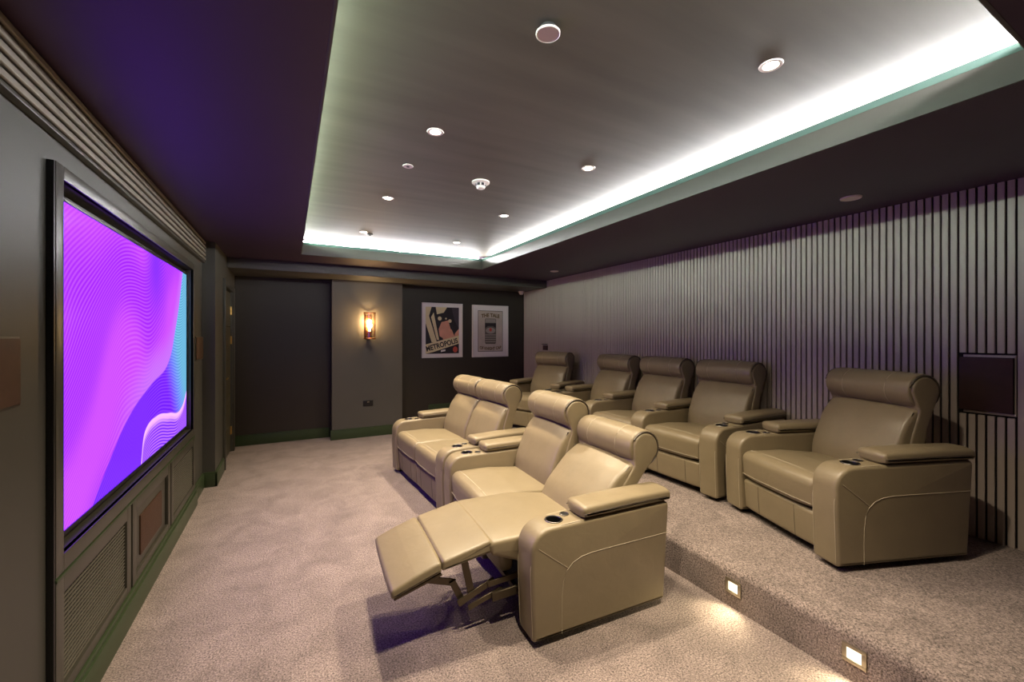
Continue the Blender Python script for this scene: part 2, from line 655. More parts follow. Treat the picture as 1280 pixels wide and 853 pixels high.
# right wall of vertical slats
wr = struct('wall_right', box_mesh('wall_right', XR, XR + 0.1, YN, YB, 0, 2.85, 'felt'), 'wall of upright taupe slats behind the rear seats')
PITCH = 0.0413
SW = 0.0305
HY0, HY1 = 0.795, 1.035     # speaker hatch
HZ0, HZ1 = 1.015, 1.385
slat_full = box_mesh('slat', -0.022, 0, -SW / 2, SW / 2, ZP, ZS, 'slat', 0.002)
slat_short = box_mesh('slat_short', -0.022, 0, -SW / 2, SW / 2, ZP, ZBK, 'slat', 0.002)
slat_hi = box_mesh('slat_hi', -0.022, 0, -SW / 2, SW / 2, HZ1 + 0.012, ZS, 'slat', 0.002)
slat_lo = box_mesh('slat_lo', -0.022, 0, -SW / 2, SW / 2, ZP, HZ0 - 0.012, 'slat', 0.002)
y = HY0 + PITCH / 2 - 0.004
y0 = y - 43 * PITCH
i = 0
while True:
    yy = y0 + i * PITCH
    i += 1
    if yy > YB - 0.02:
        break
    if HY0 < yy < HY1:
        obj('slat', slat_hi, wr, (XR, yy, 0))
        obj('slat', slat_lo, wr, (XR, yy, 0))
    elif yy > YBK - 0.02:
        obj('slat', slat_short, wr, (XR, yy, 0))
    else:
        obj('slat', slat_full, wr, (XR, yy, 0))
obj('hatch_panel', box_mesh('hatch', XR - 0.022, XR, HY0 - 0.004, HY1 - 0.02, HZ0, HZ1, 'slat', 0.002), wr)


# baseboards (moulded: plinth plus thin cap)
def baseboard(name, x0, x1, y0, y1, z=0.0, face='x+', h=0.135, cap=0.012, thick=0.02):
    lip = 0.007
    if face == 'x+':
        bx = [(x0, x0 + thick, y0, y1, z, z + h), (x0, x0 + thick - lip, y0, y1, z + h, z + h + cap)]
    else:
        bx = [(x0, x1, y1 - thick, y1, z, z + h), (x0, x1, y1 - thick + lip, y1, z + h, z + h + cap)]
    return struct(name, boxes_mesh(name, bx, 'joinery_green', 0.003))


baseboard('baseboard_left', XL, 0, YN, 2.095)
baseboard('baseboard_left_far', XL, 0, 4.61, 5.1 - 0.02)
baseboard('baseboard_return', XPIER, 0, 5.08, 5.63)
baseboard('baseboard_return_end', XL, XPIER + 0.02, 0, 5.1, face='y-')
baseboard('baseboard_back', XPIER, 0.54, 0, YB, face='y-')
baseboard('baseboard_pier', 0.52, 1.57, 0, 6.55, face='y-')
baseboard('baseboard_back_right', 1.55, XP - 0.12, 0, YB, face='y-')
baseboard('baseboard_platform', XP - 0.12, XR - 0.03, 0, YB, z=ZP, face='y-')

# door with horizontal boards
door = struct('door_1', box_mesh('door_leaf', XPIER - 0.075, XPIER - 0.035, DY0 + 0.004, DY1 - 0.004, 0.008, DZ - 0.004, 'black_matt'), 'dark olive door with brass hinges beside the back wall')
zc = [0.01, 0.34, 0.77, 1.20, 1.63, 2.07]
for a, b in zip(zc, zc[1:]):
    obj('door_board', box_mesh('board', XPIER - 0.036, XPIER - 0.022, DY0 + 0.006, DY1 - 0.006, a + 0.004, b - 0.004, 'door_paint', 0.003), door)
for zz in (1.84, 1.454, 0.277):
    h = obj('hinge', box_mesh('hinge', -0.004, 0.004, -0.02, 0.02, -0.05, 0.05, 'brass', 0.001), door, (XPIER - 0.018, DY1 - 0.025, zz))
    bm = lathe([(0, -0.052), (0.007, -0.052), (0.007, 0.052), (0, 0.052)], 12)
    obj('hinge_pin', to_mesh(bm, 'pin', 'brass', 40), h, (0.006, 0.024, 0))
hd = obj('door_handle', boxes_mesh('handle', [(0, 0.045, -0.01, 0.01, -0.01, 0.01), (0.034, 0.048, -0.01, 0.12, -0.009, 0.009)], 'brass', 0.003), door, (XPIER - 0.022, DY0 + 0.06, 1.01))
obj('handle_rose', box_mesh('rose', 0, 0.006, -0.026, 0.026, -0.026, 0.026, 'brass', 0.002), hd)
trim = struct('trim_1', boxes_mesh('door_casing', [
    (XPIER, XPIER + 0.02, DY0 - 0.10, DY0 - 0.003, 0, DZ + 0.06), (XPIER, XPIER + 0.02, DY1 + 0.003, DY1 + 0.10, 0, DZ + 0.06),
    (XPIER, XPIER + 0.019, DY0 - 0.003, DY1 + 0.003, DZ, DZ + 0.06),
    (XPIER, XPIER + 0.028, DY0 - 0.115, DY0 - 0.085, 0, DZ + 0.075)], 'joinery', 0.003), 'olive moulded casing round the door')

# ------------------------------------------------------------------ recliners
AW, SWD, DEP = 0.16, 0.60, 0.84     # arm width, seat width, arm depth
arm_prof = resample(rounded([(0.012, 0.03, 0.012), (0.0, 0.34, 0.3), (0.0, 0.566, 0.185), (0.45, 0.570, 0.5), (DEP + 0.022, 0.574, 0.03), (DEP - 0.015, 0.03, 0.015)], 8), 0.06)


def make_arm(holes):
    bm = cushion(arm_prof, -AW / 2, AW / 2, 0.020, 0.0, nm=2)
    me = to_mesh(bm, 'arm', 'leather', 50)
    if not holes:
        return me
    # real sunk holes for the cup and the control knob
    tmp = bpy.data.objects.new('tmp_arm', me)
    COL.objects.link(tmp)
    cut = bmesh.new()
    for (u, v, r, d) in holes:
        c = lathe([(0, -d), (r, -d), (r, 0.05), (0, 0.05)], 28)
        bmesh.ops.translate(c, verts=c.verts, vec=(u, v, 0.566))
        t = bpy.data.meshes.new('t')
        bmesh.ops.recalc_face_normals(c, faces=c.faces)
        c.to_mesh(t)
        c.free()
        cut.from_mesh(t)
    cme = bpy.data.meshes.new('cutter')
    cut.to_mesh(cme)
    cut.free()
    co = bpy.data.objects.new('tmp_cut', cme)
    COL.objects.link(co)
    md = tmp.modifiers.new('b', 'BOOLEAN')
    md.operation = 'DIFFERENCE'
    md.solver = 'EXACT'
    md.object = co
    dg = bpy.context.evaluated_depsgraph_get()
    res = bpy.data.meshes.new_from_object(tmp.evaluated_get(dg))
    bpy.data.objects.remove(tmp)
    bpy.data.objects.remove(co)
    for p in res.polygons:
        p.use_smooth = True
    res.set_sharp_from_angle(angle=R(45))
    return res


CUP_U, KNOB_U = 0.165, 0.245
arm_me = make_arm([(CUP_U, 0, 0.041, 0.06)])
pad_prof = resample(rounded([(0.295, 0.576, 0.012), (0.285, 0.634, 0.028), (0.60, 0.640, 0.5), (DEP + 0.036, 0.636, 0.025), (DEP + 0.032, 0.576, 0.012)], 8), 0.05)
pad_me = to_mesh(cushion(pad_prof, -AW / 2 - 0.004, AW / 2 + 0.004, 0.022, 0.006, nm=6), 'arm_pad', 'leather', 60)
pad_seam_me = tube_mesh('pad_seam', [[(0.292, s * (AW / 2 + 0.003), 0.598), (0.36, s * (AW / 2 + 0.0045), 0.603), (0.60, s * (AW / 2 + 0.0045), 0.605), (DEP, s * (AW / 2 + 0.0045), 0.604)] for s in (-1, 1)], 0.0022, 'piping')
cup_me = to_mesh(lathe([(0, -0.056), (0.037, -0.056), (0.038, 0.0), (0.0385, 0.003), (0, 0.003)][:3] + [(0.038, 0.004), (0.0405, 0.0055), (0.0405, -0.05)], 28), 'cup', 'black', 40)
rim_me = to_mesh(lathe([(0.0375, 0.001), (0.038, 0.005), (0.042, 0.007), (0.046, 0.005), (0.0465, -0.003)], 32), 'rim', 'dark_chrome', 60)
knob_me = to_mesh(lathe([(0, 0.005), (0.019, 0.005), (0.020, 0.0035)], 24), 'knob', 'black', 40)
knobrim_me = to_mesh(lathe([(0.019, 0.004), (0.0205, 0.007), (0.024, 0.006), (0.025, -0.004)], 28), 'knobrim', 'dark_chrome', 60)
foot_me = box_mesh('foot', -0.025, 0.025, -0.03, 0.03, 0, 0.035, 'black', 0.004)


def arm_seams(side):
    """stitched lines on the outer face of an end arm; side = -1 or +1"""
    v = side * (AW / 2 + 0.0005)
    main = [(DEP + 0.006, v, 0.400), (0.62, v, 0.400), (0.45, v, 0.400), (0.34, v, 0.399), (0.28, v, 0.392), (0.23, v, 0.374), (0.195, v, 0.342), (0.174, v, 0.29), (0.166, v, 0.22), (0.165, v, 0.13), (0.166, v, 0.034)]
    diag = [(0.202, v, 0.351), (0.12, v, 0.415), (0.04, v, 0.478)]
    k = AW / 2 - 0.012
    edge = []
    for p in [(0.012, 0.05), (0.008, 0.15), (0.003, 0.27), (0.001, 0.34), (0.001, 0.385), (0.012, 0.445), (0.05, 0.5105), (0.10, 0.5465), (0.17, 0.5665), (0.28, 0.5685)]:
        edge.append((p[0] - 0.0005, side * k, p[1]))
    return tube_mesh('seam', [main, diag], 0.0016, 'thread'), tube_mesh('edge_seam', [edge], 0.0018, 'thread')


seam_cache = {s: arm_seams(s) for s in (-1, 1)}

# seat cushion (upright): front drop plus crown
seat_prof = resample(rounded([(0.020, 0.285, 0.02), (0.006, 0.462, 0.055), (0.30, 0.462, 0.3), (0.60, 0.430, 0.03), (0.60, 0.285, 0.02)], 8), 0.04)
SEATH = SWD / 2 - 0.004
seat_me = to_mesh(cushion(seat_prof, -SEATH, SEATH, 0.022, 0.012, nm=8), 'seat', 'leather', 60)
seat_seam_me = tube_mesh('seat_seam', [[(0.075, -SEATH + 0.012, 0.4625), (0.072, -0.15, 0.4725), (0.072, 0.0, 0.4745), (0.072, 0.15, 0.4725), (0.075, SEATH - 0.012, 0.4625)],
                                       [(0.015, -SEATH + 0.01, 0.305), (0.0045, -0.15, 0.305), (0.004, 0.15, 0.305), (0.015, SEATH - 0.01, 0.305)]], 0.0018, 'thread')
panel_prof = resample(rounded([(0.040, 0.055, 0.02), (0.026, 0.262, 0.022), (0.085, 0.262, 0.01), (0.085, 0.055, 0.01)], 6), 0.05)
panel_me = to_mesh(cushion(panel_prof, -SEATH, SEATH, 0.014, 0.004, nm=8), 'panel', 'leather', 60)
panel_seam_me = tube_mesh('panel_seam', [[(0.036, s * 0.15, 0.06), (0.0285, s * 0.15, 0.16), (0.0235, s * 0.15, 0.25)] for s in (-1, 1)], 0.0016, 'piping')
base_me = boxes_mesh('base', [(0.09, 0.80, -SEATH, SEATH, 0.05, 0.27), (0.60, 0.80, -SEATH, SEATH, 0.27, 0.40)], 'leather_dark', 0.004)


def back_frame(hu, hz, al):
    d = Vector((math.sin(al), math.cos(al)))
    n = Vector((math.cos(al), -math.sin(al)))      # backwards
    o = Vector((hu, hz))
    return lambda a, b: o + n * a + d * b


def tr_poly(poly, fr):
    return [fr(p.x, p.y) for p in poly]


def make_back(hu, hz, al):
    fr = back_frame(hu, hz, al)
    cp = resample(rounded([(0.01, -0.04, 0.03), (-0.028, 0.10, 0.25), (-0.012, 0.33, 0.25), (0.035, 0.452, 0.05), (0.10, 0.452, 0.02), (0.12, -0.04, 0.02)], 8), 0.035)
    H = SWD / 2 - 0.012
    back = to_mesh(cushion(tr_poly(cp, fr), -H, H, 0.030, 0.014, nm=8), 'back', 'leather', 60)
    side = []
    for s in (-1, 1):
        side.append([(*fr(a, b), 0) for a, b in ((0.012, 0.0), (-0.008, 0.10), (0.004, 0.30), (0.03, 0.42))])
        side[-1] = [(x, s * (H - 0.009), z) for x, z, _ in side[-1]]
    bseam = tube_mesh('back_piping', side, 0.003, 'piping')
    # head roll
    RC = (0.055, 0.565)
    hp = []
    for k in range(36):
        t = 2 * math.pi * k / 36
        hp.append(Vector((RC[0] + 0.112 * math.cos(t), RC[1] + 0.106 * math.sin(t))))
    HH = SWD / 2 - 0.016
    head = to_mesh(cushion(tr_poly(hp, fr), -HH, HH, 0.016, 0.004, nm=8), 'head', 'leather', 60)
    hs = []
    for s in (-1, 1):
        l = []
        for k in range(13):
            t = R(75 + 180 * k / 12)
            q = fr(RC[0] + 0.1165 * math.cos(t), RC[1] + 0.1105 * math.sin(t))
            l.append((q.x, s * 0.145, q.y))
        hs.append(l)
    hseam = tube_mesh('head_seam', hs, 0.0016, 'thread')
    # back shell with the rounded side cheeks
    q = fr(0.18, 0.30)
    lowb = Vector((min(q.x, DEP - 0.03), 0.12))
    sp = []
    for k in range(19):
        t = R(200 - 205 * k / 18)
        sp.append(fr(RC[0] + 0.092 * math.cos(t), RC[1] + 0.088 * math.sin(t)))
    for a, b in ((0.138, 0.46), (0.132, 0.36), (0.155, 0.20), (0.175, 0.02)):
        sp.append(fr(a, b))
    sp.append(fr(0.17, -0.12))
    sp.append(fr(0.06, -0.10))
    for a, b in ((0.055, 0.1), (0.048, 0.3), (0.05, 0.44), (-0.005, 0.50)):
        sp.append(fr(a, b))
    sp = resample(sp, 0.035)
    SH = SWD / 2 - 0.003
    shell = to_mesh(cushion(sp, -SH, SH, 0.012, 0.0, nm=2), 'shell', 'leather', 50)
    pl = []
    for s in (-1, 1):
        l = []
        for k in range(15):
            t = R(-30 + 215 * k / 14)
            q = fr(RC[0] + 0.101 * math.cos(t), RC[1] + 0.097 * math.sin(t))
            l.append((q.x, s * (HH + 0.002), q.y))
        pl.append(l)
    hpip = tube_mesh('head_piping', pl, 0.006, 'piping')
    return dict(backrest=back, back_piping=bseam, headrest=head, head_seam=hseam, shell=shell, head_piping=hpip)


UP = make_back(0.535, 0.425, R(18))
REC = make_back(0.445, 0.425, R(39))

# reclined seat: cushion slid forward, calf pad and foot pad swung up
rs_prof = resample(rounded([(-0.13, 0.405, 0.02), (-0.15, 0.478, 0.05), (0.22, 0.478, 0.3), (0.50, 0.430, 0.03), (0.50, 0.33, 0.02), (0.05, 0.33, 0.03)], 8), 0.04)
rseat_me = to_mesh(cushion(rs_prof, -SEATH, SEATH, 0.022, 0.010, nm=8), 'rseat', 'leather', 60)
rcalf_prof = resample(rounded([(-0.378, 0.380, 0.010), (-0.376, 0.432, 0.016), (-0.14, 0.482, 0.02), (-0.12, 0.470, 0.01), (-0.13, 0.415, 0.012)], 6), 0.04)
FH = SEATH - 0.012
rcalf_me = to_mesh(cushion(rcalf_prof, -FH, FH, 0.016, 0.006, nm=8), 'rcalf', 'leather', 60)
rfoot_prof = resample(rounded([(-0.605, 0.305, 0.01), (-0.615, 0.348, 0.022), (-0.50, 0.394, 0.1), (-0.380, 0.433, 0.016), (-0.378, 0.378, 0.010)], 6), 0.04)
rfoot_me = to_mesh(cushion(rfoot_prof, -FH, FH, 0.016, 0.006, nm=8), 'rfoot', 'leather', 60)
rfoot_board = to_mesh(cushion(resample(rounded([(-0.595, 0.292, 0.004), (-0.595, 0.306, 0.004), (-0.378, 0.370, 0.004), (-0.372, 0.356, 0.004)], 3), 0.05), -FH + 0.015, FH - 0.015, 0.003, 0, nm=2), 'rboard', 'mech_metal', 40)
rfoot_seam = tube_mesh('rfoot_seam', [[(-0.600, s * 0.14, 0.3585), (-0.50, s * 0.14, 0.3925), (-0.41, s * 0.14, 0.4195)] for s in (-1, 1)], 0.0016, 'thread')
rapron_me = to_mesh(cushion(resample(rounded([(-0.045, 0.25, 0.03), (-0.06, 0.40, 0.02), (0.02, 0.41, 0.02), (0.035, 0.25, 0.04)], 6), 0.04), -0.20, SEATH - 0.10, 0.02, 0.008), 'apron', 'leather', 60)


def bar(p, q, v, wd=0.012, ht=0.035):
    """flat steel link between two (u,z) points at row position v"""
    p, q = Vector(p), Vector(q)
    d = (q - p).normalized()
    n = Vector((-d.y, d.x)) * ht / 2
    bm = bmesh.new()
    vsn = []
    for vv in (v - wd / 2, v + wd / 2):
        for c in (p + n - d * 0.012, q + n + d * 0.012, q - n + d * 0.012, p - n - d * 0.012):
            vsn.append(bm.verts.new((c.x, vv, c.y)))
    for qd in ((0, 1, 2, 3), (7, 6, 5, 4), (0, 4, 5, 1), (1, 5, 6, 2), (2, 6, 7, 3), (3, 7, 4, 0)):
        bm.faces.new([vsn[i] for i in qd])
    bmesh.ops.bevel(bm, geom=bm.edges[:], offset=0.002, segments=1, affect='EDGES')
    return to_mesh(bm, 'link', 'mech_metal', 40)


def build_seating(name, label, cat, nseats, origin, theta, z, reclined=(), group=None, us=1.0):
    """origin = world xy of the front outer corner of the first arm, theta = turn about z"""
    W = nseats * SWD + 2 * AW if nseats <= 2 else nseats * SWD + (nseats + 1) * AW
    c, s = math.cos(theta), math.sin(theta)
    ux, uy = DEP / 2, W / 2
    loc = (origin[0] + c * ux * us - s * uy, origin[1] + s * ux * us + c * uy, z)
    t = thing(name, label, cat, loc, theta, group)
    t.scale = (us, 1, 1)
    off = lambda v: (-ux, v - uy, 0)
    arms, seats = [], []
    v = 0.0
    if nseats <= 2:
        arms.append(AW / 2)
        for k in range(nseats):
            seats.append(AW + SWD * (k + 0.5))
        arms.append(W - AW / 2)
    else:
        for k in range(nseats + 1):
            arms.append(AW / 2 + k * (SWD + AW))
        for k in range(nseats):
            seats.append(AW + SWD / 2 + k * (SWD + AW))
    for k, v in enumerate(arms):
        a = obj('arm', arm_me, t, off(v))
        p = obj('arm_pad', pad_me, a)
        obj('pad_seam', pad_seam_me, a)
        cu = obj('cup_holder', cup_me, a, (CUP_U, 0, 0.566), label='black cup well with chrome rim')
        obj('cup_rim', rim_me, a, (CUP_U, 0, 0.565))
        inner = 0.03 if k == 0 else -0.03
        obj('control_knob', knob_me, a, (KNOB_U, inner, 0.566))
        obj('knob_rim', knobrim_me, a, (KNOB_U, inner, 0.566))
        for sd in (-1, 1):
            if (sd == -1 and k == 0) or (sd == 1 and k == len(arms) - 1):
                obj('side_seam', seam_cache[sd][0], a)
            obj('edge_seam', seam_cache[sd][1], a)
        for uu in (0.085, DEP - 0.07):
            obj('foot', foot_me, t, (uu - ux, v - uy, 0))
    for k, v in enumerate(seats):
        rec = k in reclined
        P = REC if rec else UP
        o = off(v)
        b = obj('backrest', P['backrest'], t, o)
        obj('back_piping', P['back_piping'], b)
        h = obj('headrest', P['headrest'], t, o)
        obj('head_seam', P['head_seam'], h)
        obj('head_piping', P['head_piping'], h)
        obj('back_shell', P['shell'], t, o)
        if not rec:
            sc = obj('seat_cushion', seat_me, t, o)
            obj('seat_seam', seat_seam_me, sc)
            fp = obj('front_panel', panel_me, t, o)
            obj('panel_seam', panel_seam_me, fp)
            obj('seat_base', base_me, t, o)
        else:
            obj('seat_cushion', rseat_me, t, o)
            obj('calf_pad', rcalf_me, t, o)
            fr = obj('footrest', rfoot_me, t, o)
            obj('footrest_board', rfoot_board, fr)
            obj('footrest_seam', rfoot_seam, fr)
            obj('seat_apron', rapron_me, t, o)
            for vv in (-0.19, 0.19):
                for (p, q, w_, h_) in (((-0.47, 0.325), (-0.30, 0.265), 0.008, 0.035),
                                       ((-0.30, 0.265), (-0.25, 0.155), 0.008, 0.032),
                                       ((-0.25, 0.385), (-0.21, 0.20), 0.008, 0.036),
                                       ((-0.27, 0.17), (-0.10, 0.235), 0.008, 0.034),
                                       ((-0.22, 0.14), (-0.06, 0.185), 0.008, 0.028),
                                       ((-0.12, 0.235), (0.12, 0.25), 0.010, 0.030),
                                       ((-0.10, 0.17), (0.20, 0.18), 0.014, 0.045)):
                    obj('recliner_link', bar(p, q, vv, w_, h_), t, o)
                    vv += 0.009 if vv > 0 else -0.009
            obj('cross_bar', box_mesh('cross', 0.02, 0.045, -0.27, 0.27, 0.155, 0.18, 'mech_metal', 0.002), t, o)
            obj('rear_base', base_me_rear, t, o)
    return t


base_me_rear = boxes_mesh('rear_base', [(0.14, 0.80, -SEATH, SEATH, 0.045, 0.325)], 'black_matt', 0.004)

build_seating('reclining_loveseat', 'olive leather two-seat recliner with one footrest raised, beside the platform step', 'sofa', 2, (1.015, 1.708), R(-3.0), 0, reclined=(0,), group='front row seating', us=1.02)
build_seating('loveseat', 'olive leather two-seat recliner with both footrests closed, in the front row', 'sofa', 2, (1.094, 3.268), R(3.0), 0, group='front row seating', us=1.02)
build_seating('three_seat_recliner', 'three-seat olive leather recliner with shared arms along the slat wall', 'sofa', 3, (2.88, 2.085), 0.0, ZP, group='rear row seating', us=1.08)
TH = R(19.5)
build_seating('recliner_armchair', 'single olive leather armchair on the platform beside the maroon wall speaker', 'armchair', 1, (2.600, 1.165), -TH, ZP, group='rear row seating', us=1.05)
build_seating('recliner_armchair', 'single olive leather armchair on the platform in the corner near the can poster', 'armchair', 1, (2.912, 4.565), TH, ZP, group='rear row seating', us=1.08)

# ------------------------------------------------------------------ media wall
XF = -0.742
tv = thing('television', 'large television showing flowing violet and teal waves', 'television', (0, 0, 0))
obj('screen', box_mesh('screen', -0.797, -0.790, SY0, SY0 + SWY, SZ0, SZ0 + SHZ, 'screen_picture'), tv, label='glowing violet picture')
obj('bezel', boxes_mesh('bezel', [(-0.80, -0.784, SY0 - 0.022, SY0, SZ0 - 0.02, SZ0 + SHZ + 0.02), (-0.80, -0.784, SY0 + SWY, SY0 + SWY + 0.018, SZ0 - 0.02, SZ0 + SHZ + 0.02),
                                  (-0.80, -0.784, SY0, SY0 + SWY, SZ0 - 0.02, SZ0), (-0.80, -0.784, SY0, SY0 + SWY, SZ0 + SHZ, SZ0 + SHZ + 0.02)], 'black', 0.002), tv)
obj('back_case', box_mesh('case', -0.834, -0.797, SY0, SY0 + SWY, SZ0, SZ0 + SHZ, 'black'), tv)
fr = thing('screen_surround', 'grey satin picture-frame surround boxing in the television', 'frame', (0, 0, 0))
FY0, FY1, FZ0, FZ1 = 2.10, 4.60, 0.625, 2.135
IY0, IY1, IZ0, IZ1 = 2.16, 4.54, 0.69, 2.085
obj('stile', box_mesh('stile', XL + 0.001, XF, FY0, IY0, FZ0, FZ1, 'joinery', 0.003), fr)
obj('stile', box_mesh('stile', XL + 0.001, XF, IY1, FY1, FZ0, FZ1, 'joinery', 0.003), fr)
obj('rail', box_mesh('rail', XL + 0.001, XF, IY0, IY1, IZ1, FZ1, 'joinery', 0.003), fr)
obj('rail', box_mesh('rail', XL + 0.001, XF, IY0, IY1, FZ0, IZ0, 'joinery', 0.003), fr)
obj('lining', boxes_mesh('lining', [(-0.834, XF - 0.004, IY0 - 0.01, IY0, IZ0, IZ1), (-0.834, XF - 0.004, IY1, IY1 + 0.01, IZ0, IZ1), (-0.834, XF - 0.004, IY0, IY1, IZ0 - 0.01, IZ0), (-0.834, XF - 0.004, IY0, IY1, IZ1, IZ1 + 0.01)], 'joinery'), fr)


obj('side_shade_strip', box_mesh('edge', XL + 0.0005, XF - 0.002, FY0 - 0.012, FY0 - 0.0005, 0.155, FZ1 - 0.002, 'black', 0.002), fr)  # black strip added to darken the frame's near side like shadow


def cab(name, label, y0, y1, kind):
    z0, z1 = 0.155, 0.605
    t = thing(name, label, 'cabinet', (XL, (y0 + y1) / 2, 0))
    ox = (-XL, -(y0 + y1) / 2, 0)
    st = 0.06
    fw = (XL + 0.001, XF)
    obj('back_panel', box_mesh('cback', XL + 0.0005, XL + 0.004, y0 + 0.01, y1 - 0.01, z0, z1, 'black_matt'), t, ox)
    door_ = obj('door_frame', boxes_mesh('dframe', [(*fw, y0, y0 + st, z0, z1), (*fw, y1 - st, y1, z0, z1), (*fw, y0 + st, y1 - st, z0, z0 + 0.045), (*fw, y0 + st, y1 - st, z1 - 0.06, z1)], 'joinery', 0.002), t, ox)
    if kind == 'grille':
        n = 20
        a, b = z0 + 0.045, z1 - 0.06
        barm = box_mesh('gbar', XF - 0.014, XF - 0.009, y0 + st, y1 - st, -0.0021, 0.0021, 'grille_metal')
        for i_ in range(n):
            obj('grille_bar', barm, door_, (0, 0, a + (b - a) * (i_ + 0.5) / n))
        bm = bmesh.new()
        k = int((y1 - y0 - 2 * st) / 0.030)
        for i_ in range(k):
            yy = y0 + st + (y1 - y0 - 2 * st) * (i_ + 0.5) / k
            bm_box(bm, XF - 0.0150, XF - 0.0146, yy - 0.0009, yy + 0.0009, a, b)
        obj('grille_mesh', to_mesh(bm, 'gmesh', 'grille_metal'), door_)['kind'] = 'stuff'
    else:
        obj('inset_panel', box_mesh('inset', XL + 0.003, XF - 0.012, y0 + st + 0.02, y1 - st - 0.03, z0 + 0.045, z1 - 0.06, 'joinery', 0.002), t, ox)
        obj('speaker_cloth', box_mesh('spk', XF - 0.013, XF - 0.004, 3.09, 3.53, 0.258, 0.482, 'copper_mesh', 0.003), t, ox, label='rust brown speaker cloth')
    return t


cab('grille_cabinet', 'low media cabinet with mesh grille, at the end away from the door', 2.10, 2.905, 'grille')
cab('speaker_cabinet', 'low media cabinet with a rust brown speaker panel between two grilles', 2.935, 3.735, 'speaker')
cab('grille_cabinet', 'low media cabinet with mesh grille nearest the door', 3.765, 4.60, 'grille')
struct('trim_2', boxes_mesh('media_plinth', [(XL, XF + 0.018, 2.095, 4.61, 0, 0.125), (XL, XF + 0.008, 2.095, 4.61, 0.125, 0.150), (XL, XF + 0.004, 2.097, 4.605, 0.609, 0.621)], 'joinery_green', 0.003), 'green moulded plinth under the media cabinets')

# ventilation louvre along the top of the screen wall
lv = thing('ventilation_louvre', 'long metal ventilation louvre along the top of the screen wall', 'vent', (XL, 2.0, 2.236))
obj('vent_back', box_mesh('vback', 0.0005, 0.008, -2.6, 3.06, 0, 0.212, 'black_matt'), lv)
slp = rounded([(0.008, 0.010, 0), (0.028, 0.0, 0.002), (0.036, 0.002, 0.002), (0.033, 0.026, 0.003), (0.026, 0.028, 0.002), (0.008, 0.022, 0)], 3)
sl_me = to_mesh(cushion(slp, -2.6, 3.06, 0.001, 0, nm=2, ne=2), 'louvre_slat', 'louvre_metal', 40)
for k in range(5):
    obj('louvre_slat', sl_me, lv, (0, 0, 0.016 + k * 0.0395))
obj('vent_trim', box_mesh('vtrim', 0.001, 0.030, -2.6, 3.06, -0.006, 0.010, 'joinery', 0.003), lv)
obj('vent_end', box_mesh('vend', 0.001, 0.036, 3.06, 3.072, -0.006, 0.212, 'joinery', 0.002), lv)

# side speakers
for y0, y1, lab in ((1.56, 1.905, 'copper cloth wall speaker beside the television, away from the door'), (4.73, 5.07, 'small copper cloth wall speaker between the television and the door')):
    t = thing('wall_speaker', lab, 'speaker', (XL, (y0 + y1) / 2, 1.39))
    hw = (y1 - y0) / 2
    obj('speaker_frame', box_mesh('sf', 0.0, 0.009, -hw, hw, -0.11, 0.11, 'joinery', 0.002), t)
    obj('speaker_cloth', box_mesh('sc', 0.006, 0.014, -hw + 0.006, hw - 0.006, -0.104, 0.104, 'copper_mesh', 0.003), t)
t = thing('wall_speaker', 'square maroon cloth speaker set into the slat wall', 'speaker', (XR - 0.022, 0.915, 1.2))
obj('speaker_frame', box_mesh('sf', -0.010, -0.0005, -0.118, 0.118, -0.170, 0.170, 'felt', 0.002), t)
obj('speaker_cloth', box_mesh('sc', -0.020, -0.006, -0.115, 0.115, -0.167, 0.167, 'maroon_mesh', 0.004), t)
t = thing('wall_plate', 'small dark wall plate fixed to the slats above the corner armchair', 'wall plate', (XR - 0.022, 6.02, 1.31))
obj('plate', box_mesh('plate', -0.014, 0, -0.07, 0.07, -0.04, 0.04, 'maroon_mesh', 0.004), t)
obj('hood', box_mesh('hood', -0.045, 0, -0.06, 0.06, 0.055, 0.065, 'felt', 0.003), t)

# ------------------------------------------------------------------ posters
PY = YB - 0.0005


def prism(bm, pts, y, mi, th=0.0006):
    """thin printed shape: pts in (x,z), printed face at y (towards -y)"""
    a = [bm.verts.new((p[0], y - th, p[1])) for p in pts]
    b = [bm.verts.new((p[0], y, p[1])) for p in pts]
    n = len(pts)
    fs = [bm.faces.new(a), bm.faces.new(b[::-1])]
    for i_ in range(n):
        j_ = (i_ + 1) % n
        fs.append(bm.faces.new((a[i_], b[i_], b[j_], a[j_])))
    for f in fs:
        f.material_index = mi


def disc(cx, cz, rx, rz, n=28, a0=0, a1=360):
    k = n if a1 - a0 < 360 else n
    return [(cx + rx * math.cos(R(a0 + (a1 - a0) * i_ / k)), cz + rz * math.sin(R(a0 + (a1 - a0) * i_ / k))) for i_ in range(k + (1 if a1 - a0 < 360 else 0))]


def text_mesh(txt, size, mat, bend=0.0, depth=0.0008, xs=1.0, bold=0.0):
    cu = bpy.data.curves.new('txt', 'FONT')
    cu.body = txt
    cu.size = size
    cu.align_x = 'CENTER'
    cu.extrude = depth
    cu.offset = bold
    to = bpy.data.objects.new('tmp_txt', cu)
    COL.objects.link(to)
    dg = bpy.context.evaluated_depsgraph_get()
    me = bpy.data.meshes.new_from_object(to.evaluated_get(dg))
    bpy.data.objects.remove(to)
    for v in me.vertices:
        v.co.x *= xs
        v.co.y -= bend * v.co.x ** 2
    me.materials.clear()
    me.materials.append(M[mat])
    return me


